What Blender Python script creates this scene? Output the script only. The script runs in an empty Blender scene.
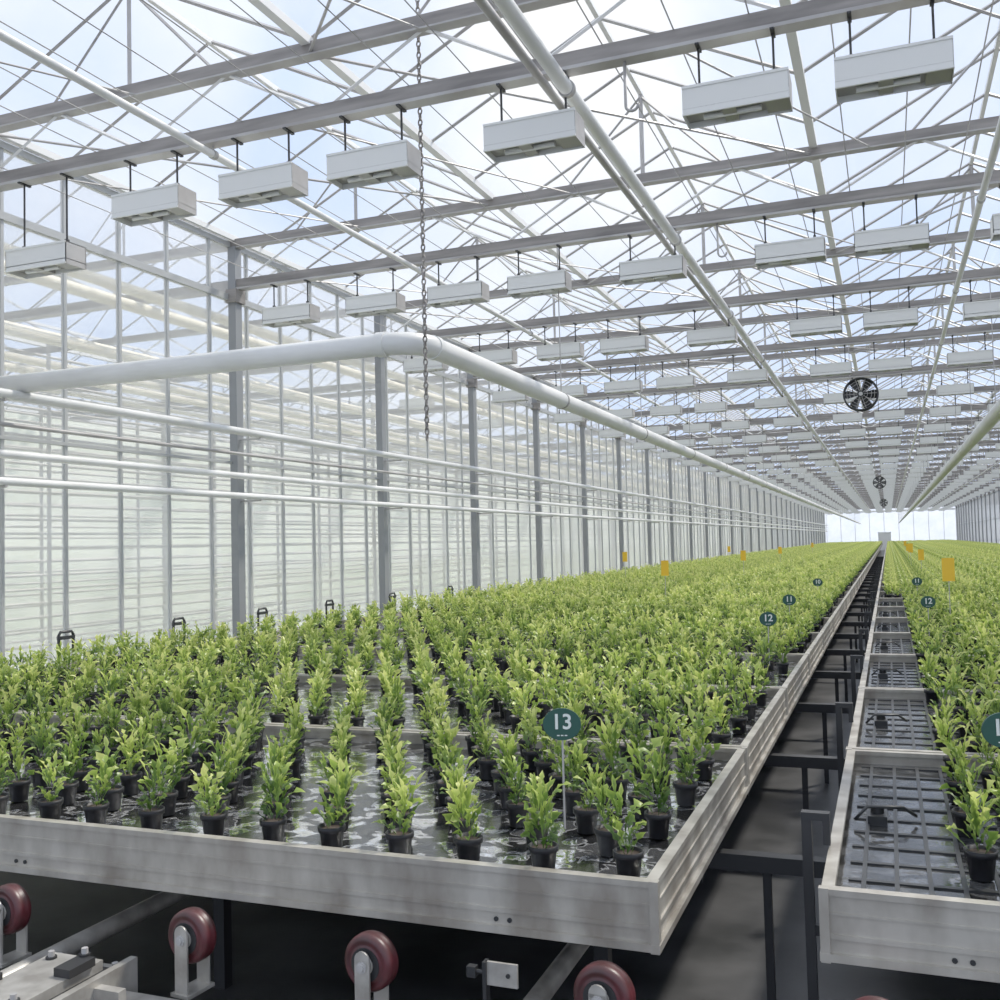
import bpy, math, random
import numpy as np
from mathutils import Vector, Matrix
random.seed(7); rng=np.random.default_rng(7)
scene=bpy.context.scene
COL=scene.collection
CZ=1.75

# ------------------------------------------------------------ materials
def mat(name, color=(.5,.5,.5), rough=.5, metal=0.0, noise=None, scale=5.0, spec=.5, bump=0.0, stretch=None):
    m=bpy.data.materials.new(name); m.use_nodes=True
    nt=m.node_tree; b=nt.nodes['Principled BSDF']
    b.inputs['Base Color'].default_value=(*color,1); b.inputs['Roughness'].default_value=rough
    b.inputs['Metallic'].default_value=metal
    b.inputs['Specular IOR Level'].default_value=spec
    if noise is not None:
        tc=nt.nodes.new('ShaderNodeTexCoord'); n=nt.nodes.new('ShaderNodeTexNoise')
        n.inputs['Scale'].default_value=scale; n.inputs['Detail'].default_value=6
        r=nt.nodes.new('ShaderNodeValToRGB')
        r.color_ramp.elements[0].position=.35; r.color_ramp.elements[1].position=.65
        r.color_ramp.elements[0].color=(*noise,1); r.color_ramp.elements[1].color=(*color,1)
        if stretch:
            mp=nt.nodes.new('ShaderNodeMapping'); mp.inputs['Scale'].default_value=stretch
            nt.links.new(tc.outputs['Object'],mp.inputs['Vector']); nt.links.new(mp.outputs['Vector'],n.inputs['Vector'])
        else: nt.links.new(tc.outputs['Object'],n.inputs['Vector'])
        nt.links.new(n.outputs['Fac'],r.inputs['Fac']); nt.links.new(r.outputs['Color'],b.inputs['Base Color'])
        if bump:
            bp=nt.nodes.new('ShaderNodeBump'); bp.inputs['Strength'].default_value=bump
            bp.inputs['Distance'].default_value=.01
            nt.links.new(n.outputs['Fac'],bp.inputs['Height']); nt.links.new(bp.outputs['Normal'],b.inputs['Normal'])
    return m
M_alu=mat('bench_aluminium',(.53,.50,.44),.38,.4,noise=(.27,.24,.20),scale=7,stretch=(1,1,.5))
M_steel=mat('galvanised_steel',(.46,.45,.44),.5,.2,noise=(.34,.32,.31),scale=3)
M_chord=mat('truss_steel',(.31,.285,.265),.55,.1,noise=(.17,.155,.145),scale=3,stretch=(.5,1,4))
M_whitepaint=mat('white_painted_bar',(.82,.82,.81),.45)
M_mull=mat('mullion_aluminium',(.42,.43,.43),.45,.2)
M_pipe=mat('white_pipe',(.78,.78,.77),.35,0,noise=(.68,.68,.66),scale=2)
M_cream=mat('cream_pipe',(.82,.76,.62),.4)
M_post=mat('wall_post_grey',(.25,.26,.27),.5,.2)
M_lamp=mat('lamp_housing_white',(.76,.76,.73),.4)
M_lampin=mat('lamp_reflector',(.34,.33,.30),.35,.3)
M_black=mat('black_plastic',(.015,.016,.017),.4)
M_dark=mat('dark_steel',(.02,.02,.021),.5,.2)
M_pot=mat('pot_black',(.008,.008,.010),.5,spec=.3)
M_soil=mat('soil',(.04,.025,.015),.9)
M_red=mat('polyurethane_red',(.085,.014,.018),.4,0,noise=(.045,.012,.012),scale=20)
M_plate=mat('zinc_plate',(.50,.48,.44),.4,.4,noise=(.30,.28,.25),scale=12)
M_yellow=mat('yellow_sticky_card',(.95,.55,.02),.5)
M_green=mat('sign_green',(.006,.06,.042),.4)
M_signtxt=mat('sign_white',(.75,.80,.75),.5)
M_floor=mat('ground_cover',(.014,.015,.016),.42,0,noise=(.06,.06,.062),scale=2.2,bump=.4)
M_screen=mat('pale_screen',(.92,.94,.87),.7,0,noise=(.80,.86,.74),scale=.6,stretch=(1,.4,3))

def wet_tray(name,glint,lo=.50,hi=.56,dark=.012):
    m=bpy.data.materials.new(name); m.use_nodes=True; nt=m.node_tree; b=nt.nodes['Principled BSDF']
    tc=nt.nodes.new('ShaderNodeTexCoord'); n=nt.nodes.new('ShaderNodeTexNoise'); n.inputs['Scale'].default_value=11; n.inputs['Detail'].default_value=6; n.inputs['Distortion'].default_value=.6
    nt.links.new(tc.outputs['Object'],n.inputs['Vector'])
    def mr(a,c,f0=.42,f1=.58,src=n):
        r=nt.nodes.new('ShaderNodeMapRange'); r.inputs['From Min'].default_value=f0; r.inputs['From Max'].default_value=f1
        r.inputs['To Min'].default_value=a; r.inputs['To Max'].default_value=c
        nt.links.new(src.outputs['Fac'],r.inputs['Value']); return r.outputs['Result']
    nt.links.new(mr(.16,.05),b.inputs['Roughness'])
    nt.links.new(mr(0,glint,lo,hi),b.inputs['Metallic'])
    cr=nt.nodes.new('ShaderNodeValToRGB'); cr.color_ramp.elements[0].position=lo; cr.color_ramp.elements[1].position=hi
    cr.color_ramp.elements[0].color=(dark,)*3+(1,); cr.color_ramp.elements[1].color=(dark+.9*glint,)*3+(1,)  # sky reflections on the wet film painted in as pale metal patches
    nt.links.new(n.outputs['Fac'],cr.inputs['Fac']); nt.links.new(cr.outputs['Color'],b.inputs['Base Color'])
    n2=nt.nodes.new('ShaderNodeTexNoise'); n2.inputs['Scale'].default_value=14; n2.inputs['Detail'].default_value=2
    bp=nt.nodes.new('ShaderNodeBump'); bp.inputs['Strength'].default_value=.3; bp.inputs['Distance'].default_value=.006
    nt.links.new(tc.outputs['Object'],n2.inputs['Vector']); nt.links.new(n2.outputs['Fac'],bp.inputs['Height']); nt.links.new(bp.outputs['Normal'],b.inputs['Normal'])
    b.inputs['IOR'].default_value=1.8
    return m
M_wet=wet_tray('wet_film_tray',.95); M_wet2=wet_tray('black_tray',.06)

def glass(name, t=.8, d=.12, tint=(1,1,1), refl=.06):
    m=bpy.data.materials.new(name); m.use_nodes=True; nt=m.node_tree
    for n in list(nt.nodes):
        if n.type!='OUTPUT_MATERIAL': nt.nodes.remove(n)
    out=[n for n in nt.nodes if n.type=='OUTPUT_MATERIAL'][0]
    tr=nt.nodes.new('ShaderNodeBsdfTransparent'); tr.inputs['Color'].default_value=(*tint,1)
    tl=nt.nodes.new('ShaderNodeBsdfTranslucent'); tl.inputs['Color'].default_value=(.97,.98,.98,1)
    gl=nt.nodes.new('ShaderNodeBsdfGlossy'); gl.inputs['Roughness'].default_value=.05; gl.inputs['Color'].default_value=(.9,.9,.9,1)
    m1=nt.nodes.new('ShaderNodeMixShader'); m1.inputs[0].default_value=d
    m2=nt.nodes.new('ShaderNodeMixShader'); m2.inputs[0].default_value=refl
    tc=nt.nodes.new('ShaderNodeTexCoord'); n=nt.nodes.new('ShaderNodeTexNoise'); n.inputs['Scale'].default_value=.7; n.inputs['Detail'].default_value=5
    r=nt.nodes.new('ShaderNodeMapRange'); r.inputs['To Min'].default_value=d*.5; r.inputs['To Max'].default_value=d*1.5
    nt.links.new(tc.outputs['Object'],n.inputs['Vector']); nt.links.new(n.outputs['Fac'],r.inputs['Value']); nt.links.new(r.outputs['Result'],m1.inputs[0])
    nt.links.new(tr.outputs[0],m1.inputs[1]); nt.links.new(tl.outputs[0],m1.inputs[2])
    nt.links.new(m1.outputs[0],m2.inputs[1]); nt.links.new(gl.outputs[0],m2.inputs[2]); nt.links.new(m2.outputs[0],out.inputs[0])
    return m
M_roofglass=glass('roof_glass',d=.08,refl=.03)
M_wallglass=glass('wall_glass',d=.38)
M_endglass=glass('end_glass',d=.6)

def leafmat():
    m=bpy.data.materials.new('leaf_green'); m.use_nodes=True; nt=m.node_tree; b=nt.nodes['Principled BSDF']
    at=nt.nodes.new('ShaderNodeAttribute'); at.attribute_name='tone'
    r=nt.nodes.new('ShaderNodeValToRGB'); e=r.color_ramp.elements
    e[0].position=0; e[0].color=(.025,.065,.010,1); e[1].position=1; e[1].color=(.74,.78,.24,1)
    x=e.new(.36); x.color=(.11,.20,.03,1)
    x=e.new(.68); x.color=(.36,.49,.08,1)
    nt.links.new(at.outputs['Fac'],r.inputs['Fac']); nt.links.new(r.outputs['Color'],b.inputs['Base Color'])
    b.inputs['Roughness'].default_value=.38
    tl=nt.nodes.new('ShaderNodeBsdfTranslucent'); nt.links.new(r.outputs['Color'],tl.inputs['Color'])
    mx=nt.nodes.new('ShaderNodeMixShader'); mx.inputs[0].default_value=.40
    out=[n for n in nt.nodes if n.type=='OUTPUT_MATERIAL'][0]
    nt.links.new(b.outputs[0],mx.inputs[1]); nt.links.new(tl.outputs[0],mx.inputs[2]); nt.links.new(mx.outputs[0],out.inputs[0])
    return m
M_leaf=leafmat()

# ------------------------------------------------------------ mesh builder
class MB:
    def __init__(s): s.v=[]; s.f=[]; s.mi=[]; s.sm=[]
    def add(s,vs,fs,mi=0,smooth=False):
        o=len(s.v); s.v.extend([tuple(p) for p in vs])
        for f in fs: s.f.append([i+o for i in f]); s.mi.append(mi); s.sm.append(smooth)
    def box(s,x0,x1,y0,y1,z0,z1,mi=0):
        s.add([(x0,y0,z0),(x1,y0,z0),(x1,y1,z0),(x0,y1,z0),(x0,y0,z1),(x1,y0,z1),(x1,y1,z1),(x0,y1,z1)],
              [(0,3,2,1),(4,5,6,7),(0,1,5,4),(1,2,6,5),(2,3,7,6),(3,0,4,7)],mi)
    def tube(s,p0,p1,r,n=10,mi=0,r1=None,caps=True):
        p0=Vector(p0);p1=Vector(p1); d=(p1-p0).normalized()
        a=Vector((0,0,1)) if abs(d.z)<.9 else Vector((1,0,0))
        u=d.cross(a).normalized(); w=d.cross(u); r1=r if r1 is None else r1
        vs=[]
        for k in range(n):
            t=2*math.pi*k/n; e=u*math.cos(t)+w*math.sin(t); vs.append(p0+e*r); vs.append(p1+e*r1)
        fs=[(2*k,2*((k+1)%n),2*((k+1)%n)+1,2*k+1) for k in range(n)]
        s.add(vs,fs,mi,n>5)
        if caps:
            s.add([vs[2*k] for k in range(n)],[tuple(range(n))[::-1]],mi); s.add([vs[2*k+1] for k in range(n)],[tuple(range(n))],mi)
    def bar(s,p0,p1,w,mi=0): s.tube(p0,p1,w*.7071,4,mi)
    def path(s,pts,r,n=10,mi=0,closed=False):
        pts=[Vector(p) for p in pts]; N=len(pts); vs=[]; ref=None
        for i,p in enumerate(pts):
            a=pts[(i-1)%N] if (closed or i>0) else p; b=pts[(i+1)%N] if (closed or i<N-1) else p
            d=(b-a).normalized()
            if ref is None: ref=Vector((0,0,1)) if abs(d.z)<.9 else Vector((1,0,0))
            u=(ref-d*ref.dot(d)).normalized(); ref=u; w=d.cross(u)
            for k in range(n):
                t=2*math.pi*k/n; vs.append(p+(u*math.cos(t)+w*math.sin(t))*r)
        fs=[]; R=N if closed else N-1
        for i in range(R):
            j=(i+1)%N
            for k in range(n): fs.append((i*n+k,i*n+(k+1)%n,j*n+(k+1)%n,j*n+k))
        if not closed: fs.append(tuple(range(n))[::-1]); fs.append(tuple((N-1)*n+k for k in range(n)))
        s.add(vs,fs,mi,True)
    def mesh(s,name,mats):
        me=bpy.data.meshes.new(name); me.from_pydata(s.v,[],s.f)
        for m in mats: me.materials.append(m)
        me.polygons.foreach_set('material_index',s.mi); me.polygons.foreach_set('use_smooth',s.sm); me.update()
        return me
def obj(name,me,loc=(0,0,0),parent=None,rot=(0,0,0)):
    o=bpy.data.objects.new(name,me); o.location=loc; o.rotation_euler=rot; COL.objects.link(o)
    if parent: o.parent=parent
    return o
def empty(name,loc=(0,0,0)):
    o=bpy.data.objects.new(name,None); o.location=loc; o.empty_display_size=.1; COL.objects.link(o); return o

YEND=125.0; XW=-6.9; XR=7.2; XL2=-26.0; XR2=14.0
# ------------------------------------------------------------ floor
b=MB(); b.box(-45,35,-6,YEND+20,-.1,0); obj('floor',b.mesh('floor',[M_floor]))

# ------------------------------------------------------------ plants
NPOT=84
def make_proto(r):
    V=[];F=[];T=[];MI=[]
    n=12; R0=.031;R1=.041;h=.078
    prof=[(R0,0),(R1*.93,h*.76),(R1*1.06,h*.78),(R1*1.08,h),(R1*.97,h),(R1*.94,h*.88),(.001,h*.9)]
    for (rr,z) in prof:
        for k in range(n): a=2*math.pi*k/n; V.append((rr*math.cos(a),rr*math.sin(a),z)); T.append(0)
    for i in range(len(prof)-1):
        for k in range(n): F.append((i*n+k,i*n+(k+1)%n,(i+1)*n+(k+1)%n,(i+1)*n+k)); MI.append(1 if i<5 else 2)
    assert len(V)==NPOT
    nl=r.randint(26,36); lean=(r.uniform(-.02,.02),r.uniform(-.02,.02))
    for L in range(nl):
        q=L/nl
        az=L*2.4+r.uniform(-.9,.9); tilt=.60-.46*q+r.uniform(-.28,.30)
        ln=.045+.035*q+r.uniform(-.018,.032); wd=.0042+r.uniform(0,.0042)
        rb=r.uniform(.004,.022)
        base=Vector((math.cos(az)*rb+lean[0]*q*2,math.sin(az)*rb+lean[1]*q*2,.068+.105*q+r.uniform(-.015,.015)))
        if q<.15: base.z=.07
        lob=[(.2,.3,1.2,.4,1.5,.5,1.2,.1),(.15,.2,.45,1.3,.4,1.7,.8,.1),(.15,.25,.3,1.2,.4,1.6,.9,.1)][r.randrange(3)]
        N=len(lob); p=base.copy(); curl=r.uniform(-.1,1.5); tw=r.uniform(-1.5,1.5)
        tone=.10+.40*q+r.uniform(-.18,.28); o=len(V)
        for i,wp in enumerate(lob):
            t=i/(N-1); th=tilt+curl*t*t
            d=Vector((math.sin(th)*math.cos(az),math.sin(th)*math.sin(az),math.cos(th)))
            if i: p=p+d*ln/(N-1)
            side=Vector((-math.sin(az),math.cos(az),0)); nrm=side.cross(d)
            sd=side*math.cos(tw*t)+nrm*math.sin(tw*t); ruff=r.uniform(-.7,.7)
            w=wd*wp
            V.append(p-sd*w-nrm*w*(.4+ruff)); V.append(p); V.append(p+sd*w-nrm*w*(.4-ruff))
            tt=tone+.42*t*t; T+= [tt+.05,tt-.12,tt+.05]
        for i in range(N-1):
            for c in (0,1): F.append((o+i*3+c,o+i*3+c+1,o+i*3+c+4,o+i*3+c+3)); MI.append(0)
    return np.array([tuple(v) for v in V]),F,np.array(T),MI
protos=[make_proto(random.Random(i+3)) for i in range(10)]
def plants_mesh(name,places,grow=1.0):
    Vs=[];Fs=[];Ts=[];Ms=[];o=0
    for (x,y,z) in places:
        P=protos[rng.integers(len(protos))]; a=rng.uniform(0,6.28); s=rng.uniform(.8,1.22)*grow
        c,sn=math.cos(a),math.sin(a); v=P[0].copy()
        v[NPOT:]=v[NPOT:]*s; v[NPOT:,2]+=.07*(1-s)
        X=v[:,0]*c-v[:,1]*sn; Y=v[:,0]*sn+v[:,1]*c
        Vs.append(np.stack([X+x,Y+y,v[:,2]+z],1)); Ts.append(P[2]+rng.uniform(-.14,.16)+(grow-1)*.8)
        Fs.extend([tuple(i+o for i in f) for f in P[1]]); Ms.extend(P[3]); o+=len(v)
    V=np.concatenate(Vs); T=np.clip(np.concatenate(Ts),0,1)
    me=bpy.data.meshes.new(name); me.from_pydata(V.tolist(),[],Fs)
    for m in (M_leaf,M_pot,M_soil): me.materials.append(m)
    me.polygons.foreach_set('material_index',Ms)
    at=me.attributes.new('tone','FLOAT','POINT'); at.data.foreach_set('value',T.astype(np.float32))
    me.polygons.foreach_set('use_smooth',[True]*len(Fs)); me.update(); return me
S=.235; TP=1.8; ZF=.80
def grid(x0,x1,keep,st=.207,rows=8):
    out=[]
    for j in range(rows):
        y=.14+j*st; off=(j%2)*S/2
        x=x1-.11-off
        while x>x0+.09:
            px=x+rng.uniform(-.014,.014); py=y+rng.uniform(-.014,.014)
            if keep(px,py,j): out.append((px,py,ZF+.005))
            x-=S
    return out
LX0,LX1=-6.45,-.61; RX0,RX1=-.19,6.3
LW=LX1-LX0; RW=RX1-RX0
def k_all(x,y,j): return rng.random()>.02
def k_gap(x,y,j): return (x<LW-.55 and rng.random()>.04) or rng.random()>.6
def k_front(x,y,j): return rng.random()>.01
left_meshes=[plants_mesh('seedlings_l0',grid(0,LW,k_front)),plants_mesh('seedlings_l1',grid(0,LW,k_all),1.05),
             plants_mesh('seedlings_l2',grid(0,LW,k_gap),1.06),plants_mesh('seedlings_l3',grid(0,LW,k_all),1.16),plants_mesh('seedlings_l4',grid(0,LW,k_all),1.14)]
right_meshes=[plants_mesh('seedlings_r0',grid(0,RW,lambda x,y,j:x>.36)),plants_mesh('seedlings_r1',grid(0,RW,lambda x,y,j:x>.32+.06*(j%3)),1.06),
              plants_mesh('seedlings_r2',grid(0,RW,k_all),1.14)]

def tray_mesh(name,W,liner,ribs,D=1.77):
    b=MB(); z0,z1=.675,.85
    t=.012
    b.box(0,W,0,t,z0,z1); b.box(0,W,D-t,D,z0,z1); b.box(0,t,t,D-t,z0,z1); b.box(W-t,W,t,D-t,z0,z1)
    b.box(-.006,W+.006,-.006,.026,z1-.012,z1+.004); b.box(-.006,W+.006,D-.026,D+.006,z1-.012,z1+.004)
    b.box(-.006,.026,.026,D-.026,z1-.012,z1+.004); b.box(W-.026,W+.006,.026,D-.026,z1-.012,z1+.004)
    for zz,h,pr in ((z0+.055,.012,.006),(z0+.115,.006,.004),(z0,.02,.014)):
        b.box(-pr,W+pr,-pr,0,zz,zz+h); b.box(-pr,W+pr,D,D+pr,zz,zz+h)
        b.box(-pr,0,0,D,zz,zz+h); b.box(W,W+pr,0,D,zz,zz+h)
    for cx in (0,W):
        for cy in (0,D):
            b.box(cx-.012,cx+.012,cy-.012,cy+.012,z0-.004,z1+.007)
    b.box(t,W-t,t,D-t,ZF-.03,ZF,1)
    for fx in (.3,W*.35,W*.62,W-.45): 
        for dx in (0,.04): b.tube((fx+dx,-.004,z0+.035),(fx+dx,.0,z0+.035),.007,8,2)
    if ribs:
        x=.09
        while x<W-.06:
            b.box(x-.006,x+.006,.06,D-.06,ZF,ZF+.005,2); x+=.085
        y=.09
        while y<D-.05:
            b.box(.05,W-.05,y-.009,y+.009,ZF,ZF+.0048,2); y+=.16
        b.box(.09,.15,.82,.93,ZF,ZF+.03,2); b.tube((.12,.87,ZF+.02),(.12,.87,ZF+.05),.022,14,2); b.path([(.05,.80,ZF+.02),(.09,.82,ZF+.06),(.2,.86,ZF+.055),(.24,.9,ZF+.02)],.006,6,2)
    for f in (.15,.5,.85): b.box(W*f-.03,W*f+.03,t,D-t,z0,ZF-.03,0)
    return b.mesh(name,[M_alu,liner,M_black])
TL=tray_mesh('bench_frame_left',LW,M_wet,False); TR=tray_mesh('bench_frame_right',RW,M_wet2,True)
NT=66
far=empty('rolling_bench_row',(0,0,0))
for i in range(NT):
    y=2.62+i*TP
    for side in (0,1):
        x=LX0 if side==0 else RX0
        yy=y if side==0 else y+.08
        if side==0: pm=left_meshes[0 if i==0 else (1 if i==1 else (2 if i==2 else (1 if i<5 else (3,4)[i%2])))]
        else: pm=right_meshes[0 if i==0 else (1 if i<7 else 2)]
        if i<8:
            p=empty('rolling_bench',(x,yy,0)); obj('frame',TL if side==0 else TR,(0,0,0),p); obj('potted_seedlings',pm,(0,0,0),p)
        else:
            obj('frame',TL if side==0 else TR,(x,yy,0),far); obj('potted_seedlings',pm,(x,yy,0),far)

# ------------------------------------------------------------ bench supports
b=MB()
for x in (-6.0,-4.4,-2.57,-.98,.3,2.2,4.1,5.8):
    b.tube((x,1.7 if x<-.5 else 2.6,.46),(x,YEND-4,.46),.03,12,0)
    y=3.4
    while y<YEND-5: 
        b.box(x-.025,x+.025,y-.025,y+.025,0,.44,1); b.box(x-.04,x+.04,y-.03,y+.03,.55,.672,1); b.box(x-.012,x+.012,y-.02,y+.02,.48,.56,1); y+=1.8
obj('bench_support_rails',b.mesh('bench_support_rails',[M_plate,M_dark]))
b=MB(); y=3.9
while y<60:
    b.box(LX1-.5,RX0+.4,y-.03,y+.03,.50,.56,0); b.box(LX1+.12,LX1+.15,y-.015,y+.015,0,.50,0); y+=1.8
obj('bench_cross_beams',b.mesh('bench_cross_beams',[M_dark]))
b=MB(); b.box(-.014,.014,-.014,.014,0,.945); b.box(-.014,.065,-.016,.016,.93,.952); b.box(.045,.065,-.016,.016,.862,.93); b.box(-.03,.03,-.03,.03,0,.01); b.box(.0,.045,-.01,.01,.6,.63)
me=b.mesh('bench_stop_post',[M_dark])
for k in range(14): obj('bench_stop_post',me,(-.255,3.06+2.02*k,0))

# ------------------------------------------------------------ transfer cart with red rollers
b=MB()
b.box(-2.18,.3,2.34,2.42,.425,.445,0); b.box(-2.18,.3,2.34,2.355,.33,.425,0); b.box(-2.18,.3,2.34,2.42,.32,.335,0)
b.box(-4.2,-2.66,2.40,2.48,.38,.40,0); b.box(-4.2,-2.66,2.40,2.41,.30,.38,0)
b.box(-2.50,-2.20,1.5,2.47,.36,.49,0)
b.box(-2.46,-2.24,2.02,2.42,.49,.505,2); b.box(-2.44,-2.25,2.06,2.40,.505,.535,0)
b.box(-2.49,-2.43,2.12,2.20,.49,.555,2); b.box(-2.30,-2.24,2.26,2.36,.535,.56,2)
b.box(-2.215,-2.19,1.9,2.48,.32,.52,0); b.box(-2.19,-2.10,2.30,2.33,.32,.50,0)
b.box(-2.53,-2.50,1.5,2.47,.42,.45,2)
for (x,y,z) in ((-2.41,2.36,.535),(-2.28,2.36,.56),(-2.41,2.1,.535),(-2.28,2.1,.535),(-2.35,1.95,.49),(-2.46,2.44,.49),(-2.24,2.44,.49)):
    b.tube((x,y,z),(x,y,z+.006),.017,12,2); b.tube((x,y,z),(x,y,z+.022),.010,6,3)
for x in (-1.8,-1.2,-.5,.2): b.tube((x,2.38,.445),(x,2.38,.46),.010,6,3)
for x in (-3.4,-2.35,-1.2,.1): b.box(x-.04,x+.04,2.35,2.41,0,.34,2)
b.path([(-2.2,2.32,.40),(-2.12,2.32,.42),(-1.95,2.33,.40),(-1.7,2.335,.41),(-1.4,2.335,.40)],.008,6,2)
cart=obj('bench_transfer_cart',b.mesh('cart_frame',[M_plate,M_red,M_dark,M_steel]))
def wheel():
    b=MB(); n=40
    prof=[(-.03,.03),(-.03,.050),(-.026,.056),(-.03,.060),(-.028,.070),(-.02,.077),(-.007,.079),(0,.076),(.007,.079),(.02,.077),(.028,.070),(.03,.03)]
    vs=[];
    for (yy,r) in prof:
        for k in range(n): a=2*math.pi*k/n; vs.append((r*math.cos(a),yy,r*math.sin(a)))
    fs=[]
    for i in range(len(prof)-1):
        for k in range(n): fs.append((i*n+k,i*n+(k+1)%n,(i+1)*n+(k+1)%n,(i+1)*n+k))
    b.add(vs,fs,0,True)
    b.tube((0,-.032,0),(0,.032,0),.046,24,2); b.tube((0,-.036,0),(0,.036,0),.026,18,1)
    for yy in (-.048,.042):
        b.box(-.024,.024,yy,yy+.006,-.16,.018,1); b.tube((0,yy,.018),(0,yy+.006,.018),.024,16,1)
    b.tube((0,-.058,0),(0,.058,0),.011,6,3); b.tube((0,-.053,0),(0,-.047,0),.016,12,3)
    b.box(-.035,.035,-.055,.055,-.165,-.155,1)
    return b.mesh('guide_roller',[M_red,M_plate,M_dark,M_steel])
wm=wheel()
for x in (-3.4,-2.73,-2.0,-1.39,-.72,-.07): obj('roller_wheel',wm,(x,2.50,.60),cart,(0,0,-.1))
b=MB(); b.box(-.005,.085,0,.008,-.03,.03,0); b.tube((-.04,.004,0),(0,.004,0),.006,8,1); b.box(-.055,-.03,-.008,.012,-.014,.014,1); b.box(-.010,.0,-.008,.018,-.2,.030,1); b.tube((.06,-.004,0),(.06,.01,0),.006,8,1)
obj('latch_plate',b.mesh('latch_plate',[M_plate,M_dark]),(-1.03,2.47,.625),cart)

# ------------------------------------------------------------ trusses
ZB,ZT=CZ+3.0,CZ+3.5
b=MB(); L0,L1=XL2,XR2
b.box(L0,L1,-.04,.04,ZB+.03,ZB+.12,0); b.box(L0,L1,-.055,.055,ZB,ZB+.022,2)
b.box(L0,L1,-.04,.04,ZT,ZT+.09,0); b.box(L0,L1,-.05,.05,ZT-.012,ZT,2)
x=L0; k=0
while x<L1-.4:
    b.bar((x,0,ZB+.08),(x+.8,0,ZT+.01),.02,1); b.bar((x+.8,0,ZT+.01),(x+1.6,0,ZB+.08),.02,1); x+=1.6
tm=b.mesh('roof_truss',[M_chord,M_whitepaint,M_steel])
ty=[-1.0+3.5*k for k in range(0,36)]
for y in ty: obj('roof_truss',tm,(0,y,0))
# ------------------------------------------------------------ roof glazing bars, gutters, ridges
b=MB(); g=MB()
zg=ZT+.12; zr=zg+.8; xs=[-6.9+3.2*k for k in range(-6,7)]
Y0,Y1=-2.0,YEND
for i,x in enumerate(xs):
    b.box(x-.035,x+.035,Y0,Y1,zg-.05,zg+.01,1)
    if i<len(xs)-1:
        xr=x+1.6
        b.box(xr-.02,xr+.02,Y0,Y1,zr-.03,zr+.02,1)
        y=Y0; k=0
        while y<Y1:
            w=.024
            b.bar((x,y,zg),(xr,y,zr),w,0); b.bar((xr,y,zr),(x+3.2,y,zg),w,0)
            y+=1.0
        g.add([(x,Y0,zg),(xr,Y0,zr),(xr,Y1,zr),(x,Y1,zg)],[(0,1,2,3)],0)
        g.add([(xr,Y0,zr),(x+3.2,Y0,zg),(x+3.2,Y1,zg),(xr,Y1,zr)],[(0,1,2,3)],0)
        for y in ty:
            b.bar((xr,y,ZT+.05),(xr,y,zr),.03,0)
            b.bar((xr-.8,y,ZT+.05),(xr,y,zr-.05),.018,0); b.bar((xr+.8,y,ZT+.05),(xr,y,zr-.05),.018,0)
obj('roof_glazing_bars',b.mesh('roof_glazing_bars',[M_steel,M_whitepaint]))
obj('ceiling',g.mesh('roof_glass',[M_roofglass]))
b=MB()
for i,y in enumerate(ty[:-1]):
    for x in (-6.9,-3.7,-.5,2.7):
        if (i%2)==0: b.tube((x,y,ZT+.02),(x+3.2,y+3.5,ZT+.02),.012,5,0,caps=False)
        else: b.tube((x+3.2,y,ZT+.02),(x,y+3.5,ZT+.02),.012,5,0,caps=False)
    for x in (-6.4,-4.0,-1.2,1.8): 
        b.tube((x,y,ZB+.1),(x+1.2,y+3.5,ZT),.008,5,0,caps=False)
x=-6.5
while x<7: b.tube((x,0,ZB+.12),(x,YEND,ZB+.12),.005,4,0,caps=False); x+=.45
obj('roof_bracing_wires',b.mesh('roof_bracing_wires',[M_steel]))

# ------------------------------------------------------------ longitudinal pipes under trusses
def longpipe(name,x,z,r,m,y0=-1,y1=YEND-1,n=14,extra=None):
    b=MB(); b.tube((x,y0,z),(x,y1,z),r,n,0)
    for y in ty:
        if y0<y<y1: 
            b.tube((x,y,z),(x,y,ZB+.02),.008,6,1)
            b.tube((x,y-.02,z),(x,y+.02,z),r*1.25,n,1)
    if extra: extra(b)
    return obj(name,b.mesh(name,[m,M_steel]))
longpipe('irrigation_rail',-4.53,CZ+2.93,.028,M_pipe)
def ex(b): b.tube((-1.83-.1,-1,CZ+2.93),(-1.83-.1,YEND-1,CZ+2.93),.028,10,1)
longpipe('irrigation_rail',-1.80,CZ+2.90,.045,M_pipe,extra=ex)
longpipe('irrigation_rail',.87,CZ+2.90,.03,M_pipe)
longpipe('irrigation_rail',4.4,CZ+2.90,.03,M_pipe)

zc=CZ+1.43; pr=.080; YC=6.2; XC=-3.0; RB=.24
pts=[(-8.2,YC,zc),(XC-RB,YC,zc)]
for k in range(1,9):
    a=math.pi/2*k/8; pts.append((XC-RB+RB*math.sin(a),YC+RB*(1-math.cos(a)),zc))
pts.append((XC,YEND-1,zc))
b=MB(); b.path(pts,pr,20,0)
b.tube((XC-RB-.06,YC,zc),(XC-RB+.01,YC,zc),pr*1.1,20,0); b.tube((XC,YC+RB,zc),(XC,YC+RB+.07,zc),pr*1.1,20,0)
for y in ty:
    if y>8: b.tube((XC,y,zc),(XC,y,ZB+.02),.006,6,1); b.tube((XC,y-.015,zc),(XC,y+.015,zc),pr*1.08,16,1)
obj('heating_main_pipe',b.mesh('heating_main_pipe',[M_pipe,M_steel]))
b=MB(); b.tube((1.24,-1,CZ+1.39),(1.24,YEND-1,CZ+1.39),pr,18,0)
for y in ty:
    if y>1: b.tube((1.24,y,CZ+1.39),(1.24,y,ZB+.02),.006,6,1)
obj('heating_main_pipe',b.mesh('heating_main_pipe_right',[M_pipe,M_steel]))
b=MB(); z=CZ+.75; k=0
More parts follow.
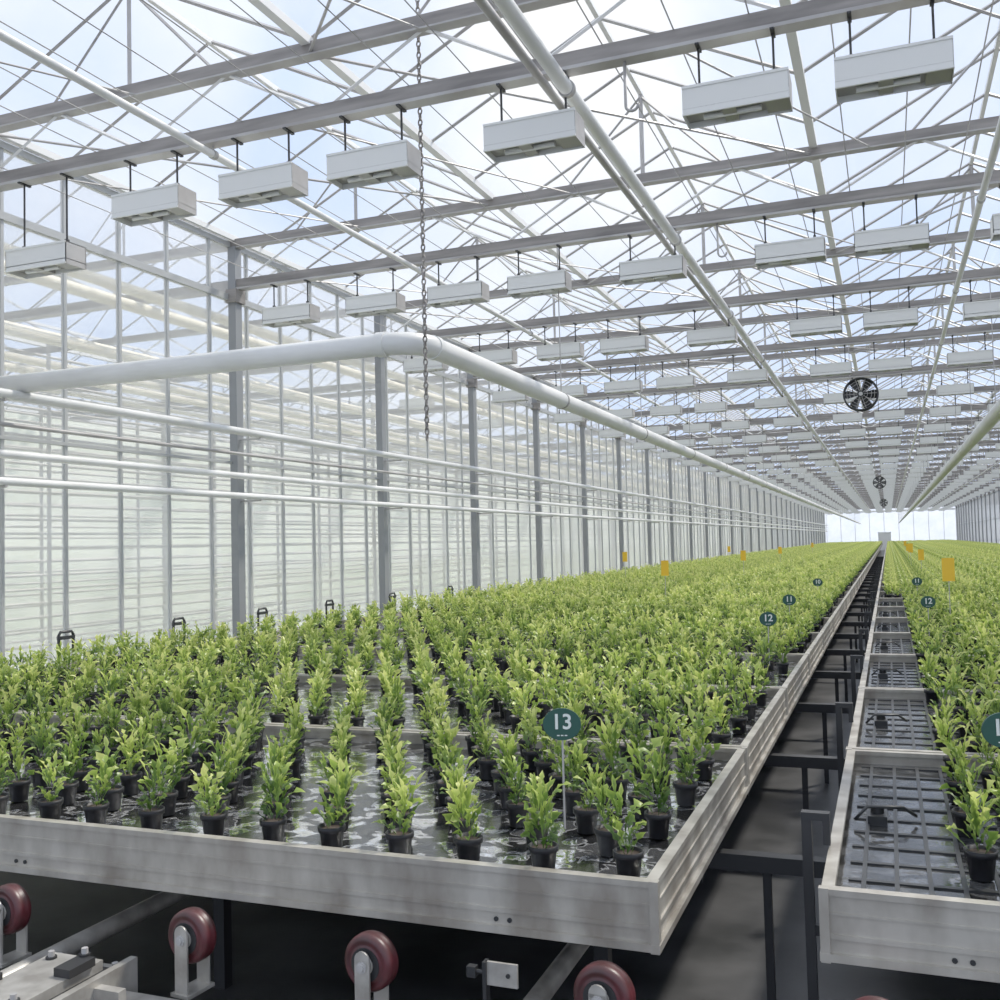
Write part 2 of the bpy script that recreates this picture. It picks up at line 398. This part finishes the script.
while z<CZ+4.0:
    pl=[]
    for q in range(8):
        a=2*math.pi*q/8; h=.014*math.cos(a); v=.026*math.sin(a)
        pl.append((-2.92+(h if k%2 else 0),6.17+(0 if k%2 else h),z+v))
    b.path(pl,.006,5,0,closed=True); z+=.04; k+=1
obj('hanging_chain',b.mesh('hanging_chain',[M_chord]))

# ------------------------------------------------------------ side walls
def side_wall(name,x,sgn,y0=-1.5):
    b=MB(); 
    y=-1.0
    while y<YEND:
        b.box(x-.05,x+.05,y-.06,y+.06,0,ZT,0)
        b.box(x-.08,x+.08,y-.09,y+.09,ZB-.15,ZB,1)
        y+=3.5
    y=-1.4; 
    while y<YEND:
        b.box(x-.02-.06*sgn,x+.02-.06*sgn,y-.016,y+.016,0,ZT,2); y+=.7
    for z,h in ((.3,.06),(ZB-.12,.07),(CZ+1.0,.03),(ZT,.06)):
        b.box(x-.035-.06*sgn,x+.035-.06*sgn,y0,YEND,z,z+h,2)
    b.add([(x-.06*sgn,y0,0),(x-.06*sgn,YEND,0),(x-.06*sgn,YEND,ZT+.1),(x-.06*sgn,y0,ZT+.1)],[(0,1,2,3)],3)
    return obj(name,b.mesh(name,[M_post,M_chord,M_mull,M_wallglass]))
side_wall('wall_left',XW,1)
side_wall('wall_right',XR,-1)
b=MB()
b.add([(XL2,YEND,0),(XR2,YEND,0),(XR2,YEND,ZT+.9),(XL2,YEND,ZT+.9)],[(0,1,2,3)],1)
x=XL2
while x<XR2: b.box(x-.03,x+.03,YEND-.05,YEND,0,ZT+.2,0); x+=1.6
b.box(XL2,XR2,YEND-.08,YEND,.8,.95,0); b.box(XL2,XR2,YEND-.08,YEND,ZB-.3,ZB-.1,0)
obj('wall_end',b.mesh('wall_end',[M_whitepaint,M_endglass]))
b=MB(); b.box(-1.0,.2,YEND-.2,YEND-.12,0,2.0,0); b.box(-.42,-.38,YEND-.24,YEND-.2,0,2.0,1); b.box(-1.1,-1.0,YEND-.24,YEND-.1,0,2.1,1); b.box(.2,.3,YEND-.24,YEND-.1,0,2.1,1); b.box(-1.1,.3,YEND-.24,YEND-.1,2.0,2.1,1)
obj('door_1',b.mesh('door_1',[M_whitepaint,M_whitepaint]))
b=MB()
for z,r in ((1.32,.042),(.83,.034),(.61,.034),(1.07,.018)):
    b.tube((XW+.3,-1,CZ+z),(XW+.3,YEND-1,CZ+z),r,12,0 if r>.02 else 1)
y=-1.0
while y<YEND:
    b.box(XW+.05,XW+.33,y-.012,y+.012,CZ+.56,CZ+.58,1); b.box(XW+.05,XW+.33,y-.012,y+.012,CZ+1.26,CZ+1.28,1); y+=3.5
obj('wall_heating_pipes',b.mesh('wall_heating_pipes',[M_pipe,M_steel]))
# adjacent bay
b=MB()
for x,z,r in ((-7.25,2.75,.06),(-8.0,2.85,.07),(-8.2,2.3,.06),(-8.8,2.5,.06),(-9.4,2.2,.05),(-10.5,2.6,.06),(-8.4,1.8,.03)):
    b.tube((x,-1,CZ+z),(x,YEND-1,CZ+z),r,12,0)
obj('adjacent_bay_supply_pipes',b.mesh('adjacent_bay_supply_pipes',[M_cream]))
b=MB()
for xx in (-9.7,-12.0):
    z=.5
    while z<4.3: b.tube((xx,-1,z),(xx,YEND-1,z),.020,6,0); z+=.17
    for k in range(60): b.bar((xx,-1+2.1*k,0),(xx,-1+2.1*k,4.4),.05,1)
obj('adjacent_bay_wire_rack',b.mesh('adjacent_bay_wire_rack',[M_steel,M_steel]))
b=MB(); b.box(-13.2,-13.1,-2,YEND-1,0,4.1,0); obj('adjacent_bay_shade_screen',b.mesh('adjacent_bay_shade_screen',[M_screen]))
b=MB(); b.box(-13.0,XW-.3,-2,YEND-1,0.0,.06,0); obj('adjacent_bay_floor_sheet',b.mesh('adjacent_bay_floor_sheet',[M_screen]))

# ------------------------------------------------------------ lamps
def lamp_into(b,ox,oy,oz):
    W,D,H=.31,.105,.088; t=.006
    def bx(x0,x1,y0,y1,z0,z1,mi): b.box(ox+x0,ox+x1,oy+y0,oy+y1,oz+z0,oz+z1,mi)
    bx(-W,W,-D,-D+t,-H,H,0); bx(-W,W,D-t,D,-H,H,0); bx(-W,-W+t,-D,D,-H,H,0); bx(W-t,W,-D,D,-H,H,3)
    bx(-W,W,-D,D,H-t,H,0); bx(-W,W,-D,D,-.05,-.044,1)
    bx(-W,W,-D-.008,-D,-H,-H+.012,0); bx(-W,W,-D-.006,-D,H-.012,H+.004,0); bx(-.08,.0,-D+t,D-t,-H+.005,-.03,1)
    bx(W-.14,W-.008,-D+.01,D-.01,-H+.01,-.03,1)
    b.tube((ox-.2,oy,oz-.07),(ox+.14,oy,oz-.07),.018,10,0)
    for sx in (-.22,.22):
        bx(sx-.012,sx+.012,-.015,.015,H,H+.05,2); b.tube((ox+sx,oy,oz+H+.04),(ox+sx,oy,ZB+.02),.008,6,2)
        bx(sx-.012,sx+.012,-.06,.06,ZB-oz-.012,ZB-oz+.0,2)
LM=[M_lamp,M_lampin,M_dark,M_steel]
b=MB(); lamp_into(b,0,0,CZ+2.63); lm=b.mesh('grow_lamp',LM)
b=MB(); lamp_into(b,0,0,CZ+2.63-.28); lml=b.mesh('grow_lamp_low',LM)
lx=[-6.15,-5.08,-4.1,-3.2,-2.03,-.74,.13,1.25,2.4,3.5,4.6,5.7]
for y in (2.5,6.0,9.5,13.0):
    for x in lx: obj('grow_lamp',lml if (y==6.0 and x<-6) else lm,(x,y,0))
b=MB()
for y in ty:
    if y>14:
        for x in lx: lamp_into(b,x,y,CZ+2.63)
        for x in (-8,-9.2,-11,-12.5): lamp_into(b,x,y,CZ+2.63)
obj('distant_grow_lamps',b.mesh('distant_grow_lamps',LM))
b=MB()
for (x,y) in ((-1.42,6.0),(-1.4,9.5)):
    p=[(x,y,ZB+.05),(x,y,ZB-.28)]
    for k in range(1,9):
        a=math.pi*k/8; p.append((x+.04-.04*math.cos(a),y,ZB-.28-.04*math.sin(a)))
    b.path(p,.010,8,0)
obj('power_conduit_hooks',b.mesh('power_conduit_hooks',[M_steel]))

# ------------------------------------------------------------ fans
def fan_mesh():
    b=MB(); R=.25
    ring=[(R*math.cos(2*math.pi*k/32),0,R*math.sin(2*math.pi*k/32)) for k in range(32)]
    for yy in (-.07,0,.07): b.path([(x,yy,z) for x,_,z in ring],.014,6,0,closed=True)
    for k in range(32):
        a=2*math.pi*k/32; a2=2*math.pi*(k+1)/32
        b.add([(R*math.cos(a),-.07,R*math.sin(a)),(R*math.cos(a2),-.07,R*math.sin(a2)),(R*math.cos(a2),.07,R*math.sin(a2)),(R*math.cos(a),.07,R*math.sin(a))],[(0,1,2,3)],0)
    for rr in (.1,.16,.205): b.path([(rr*math.cos(2*math.pi*k/24),-.08,rr*math.sin(2*math.pi*k/24)) for k in range(24)],.003,4,1,closed=True)
    for k in range(10):
        a=2*math.pi*k/10; b.tube((.05*math.cos(a),-.08,.05*math.sin(a)),(R*math.cos(a),-.07,R*math.sin(a)),.004,4,1)
    b.tube((0,-.075,0),(0,.12,0),.055,16,0); b.tube((0,-.09,0),(0,-.07,0),.03,12,1)
    for k in range(6):
        a=2*math.pi*k/6; u=Vector((math.cos(a),0,math.sin(a))); w=Vector((-math.sin(a),0,math.cos(a)))
        vs=[]
        for (r,h) in ((.05,.03),(.12,.055),(.19,.075),(.235,.065)):
            vs.append(u*r-w*h+Vector((0,.03,0))); vs.append(u*r+w*h*.8+Vector((0,-.03,0)))
        b.add(vs,[(0,1,3,2),(2,3,5,4),(4,5,7,6)],0)
    for sx in (-.15,.15): b.tube((sx,0,.2),(sx,0,ZB-(CZ+2.2)+.02),.006,6,1)
    return b.mesh('circulation_fan',[M_black,M_steel])
fm=fan_mesh()
for (x,y) in ((-.31,16.45),(-.25,44.5),(-.2,72.5)): obj('circulation_fan',fm,(x,y,CZ+2.2))

# ------------------------------------------------------------ row signs
def sign(x,y,txt,z=CZ-.566,rx=.060,rz=.05):
    e=empty('row_number_sign',(x,y,z)); b=MB(); n=32
    vs=[];
    for yy in (-.003,.003):
        for k in range(n): a=2*math.pi*k/n; vs.append((rx*math.cos(a),yy,rz*math.sin(a)))
    fs=[tuple(range(n)),tuple(range(n,2*n))[::-1]]+[(k,n+k,n+(k+1)%n,(k+1)%n) for k in range(n)]
    b.add(vs,fs,0); b.tube((0,.006,.02),(0,.006,ZF+.06-z),.0035,6,1)
    for dx in (-.012,0,.012): b.box(dx-.004,dx+.004,-.0045,-.003,-.036,-.033,2)
    obj('plate',b.mesh('sign_plate',[M_green,M_steel,M_signtxt]),(0,0,0),e)
    c=bpy.data.curves.new('sign_text','FONT'); c.body=txt; c.size=.066; c.extrude=.0008; c.align_x='CENTER'; c.align_y='CENTER'; c.offset=.0010
    c.materials.append(M_signtxt)
    obj('number',c,(0,-.0045,.006),e,(math.pi/2,0,0))
    e.rotation_euler=(0,0,.25)
sign(-.976,3.0,'13'); sign(-.807,7.2,'12'); sign(-.86,9.4,'11'); sign(-.84,13,'10')
sign(.285,3.2,'13'); sign(.287,9.05,'12'); sign(.3,13,'11')
b=MB(); b.box(-.05,.05,-.002,.002,-.1,.1,0); b.tube((0,.004,.08),(0,.004,-.62),.004,6,1)
ym=b.mesh('yellow_sticky_trap',[M_yellow,M_steel])
for (x,y,z) in ((.47,9.4,-.31),(.55,20,-.38),(.5,30,-.36),(.45,24,-.3),(-2.67,20,-.33),(-2.75,13,-.36),(-5.05,20,-.31),(-2.95,30,-.36),(-5.0,34,-.34),(-3,44,-.34),(.6,42,-.34)):
    obj('yellow_sticky_trap',ym,(x,y,CZ+z))
b=MB(); b.path([(0,-.08,-.26),(0,-.08,-.01),(0,-.06,.015),(0,.06,.015),(0,.08,-.01),(0,.08,-.26)],.013,8,0); b.box(-.018,.018,-.085,.085,-.05,-.02,0)
hm=b.mesh('bench_handle',[M_black])
for y in (6.6,8.05,9.46,10.9,12.6,14.6): obj('bench_handle',hm,(-6.56,y,CZ-.66))

# ------------------------------------------------------------ world + sun
w=bpy.data.worlds.new('sky'); scene.world=w; w.use_nodes=True; nt=w.node_tree
bg=nt.nodes['Background']; tc=nt.nodes.new('ShaderNodeTexCoord'); n=nt.nodes.new('ShaderNodeTexNoise'); n.inputs['Scale'].default_value=2.2; n.inputs['Detail'].default_value=6
r=nt.nodes.new('ShaderNodeValToRGB'); r.color_ramp.elements[0].position=.42; r.color_ramp.elements[0].color=(.54,.68,.97,1)
r.color_ramp.elements[1].position=.68; r.color_ramp.elements[1].color=(.98,.99,1,1)
nt.links.new(tc.outputs['Generated'],n.inputs['Vector']); nt.links.new(n.outputs['Fac'],r.inputs['Fac']); nt.links.new(r.outputs['Color'],bg.inputs['Color'])
bg.inputs['Strength'].default_value=1.05
sl=bpy.data.lights.new('sun','SUN'); sl.energy=4.4; sl.angle=.08; sl.color=(1,.96,.88)
so=bpy.data.objects.new('sun',sl); so.rotation_euler=(math.radians(-28),math.radians(22),0); so.location=(5,20,20); COL.objects.link(so)
scene.view_settings.view_transform='Standard'; scene.view_settings.exposure=0.06; scene.view_settings.gamma=1.2

# ------------------------------------------------------------ camera
cd=bpy.data.cameras.new('camera'); cam=bpy.data.objects.new('camera',cd); COL.objects.link(cam)
cd.sensor_width=36; cd.lens=35.86; cd.clip_end=400
R=Matrix(((.9314,.03995,.3617),(.3628,-.0327,-.9313),(-.02536,.99864,-.04497)))
cam.matrix_world=Matrix.Translation((0,0,CZ))@R.to_4x4()
scene.camera=cam
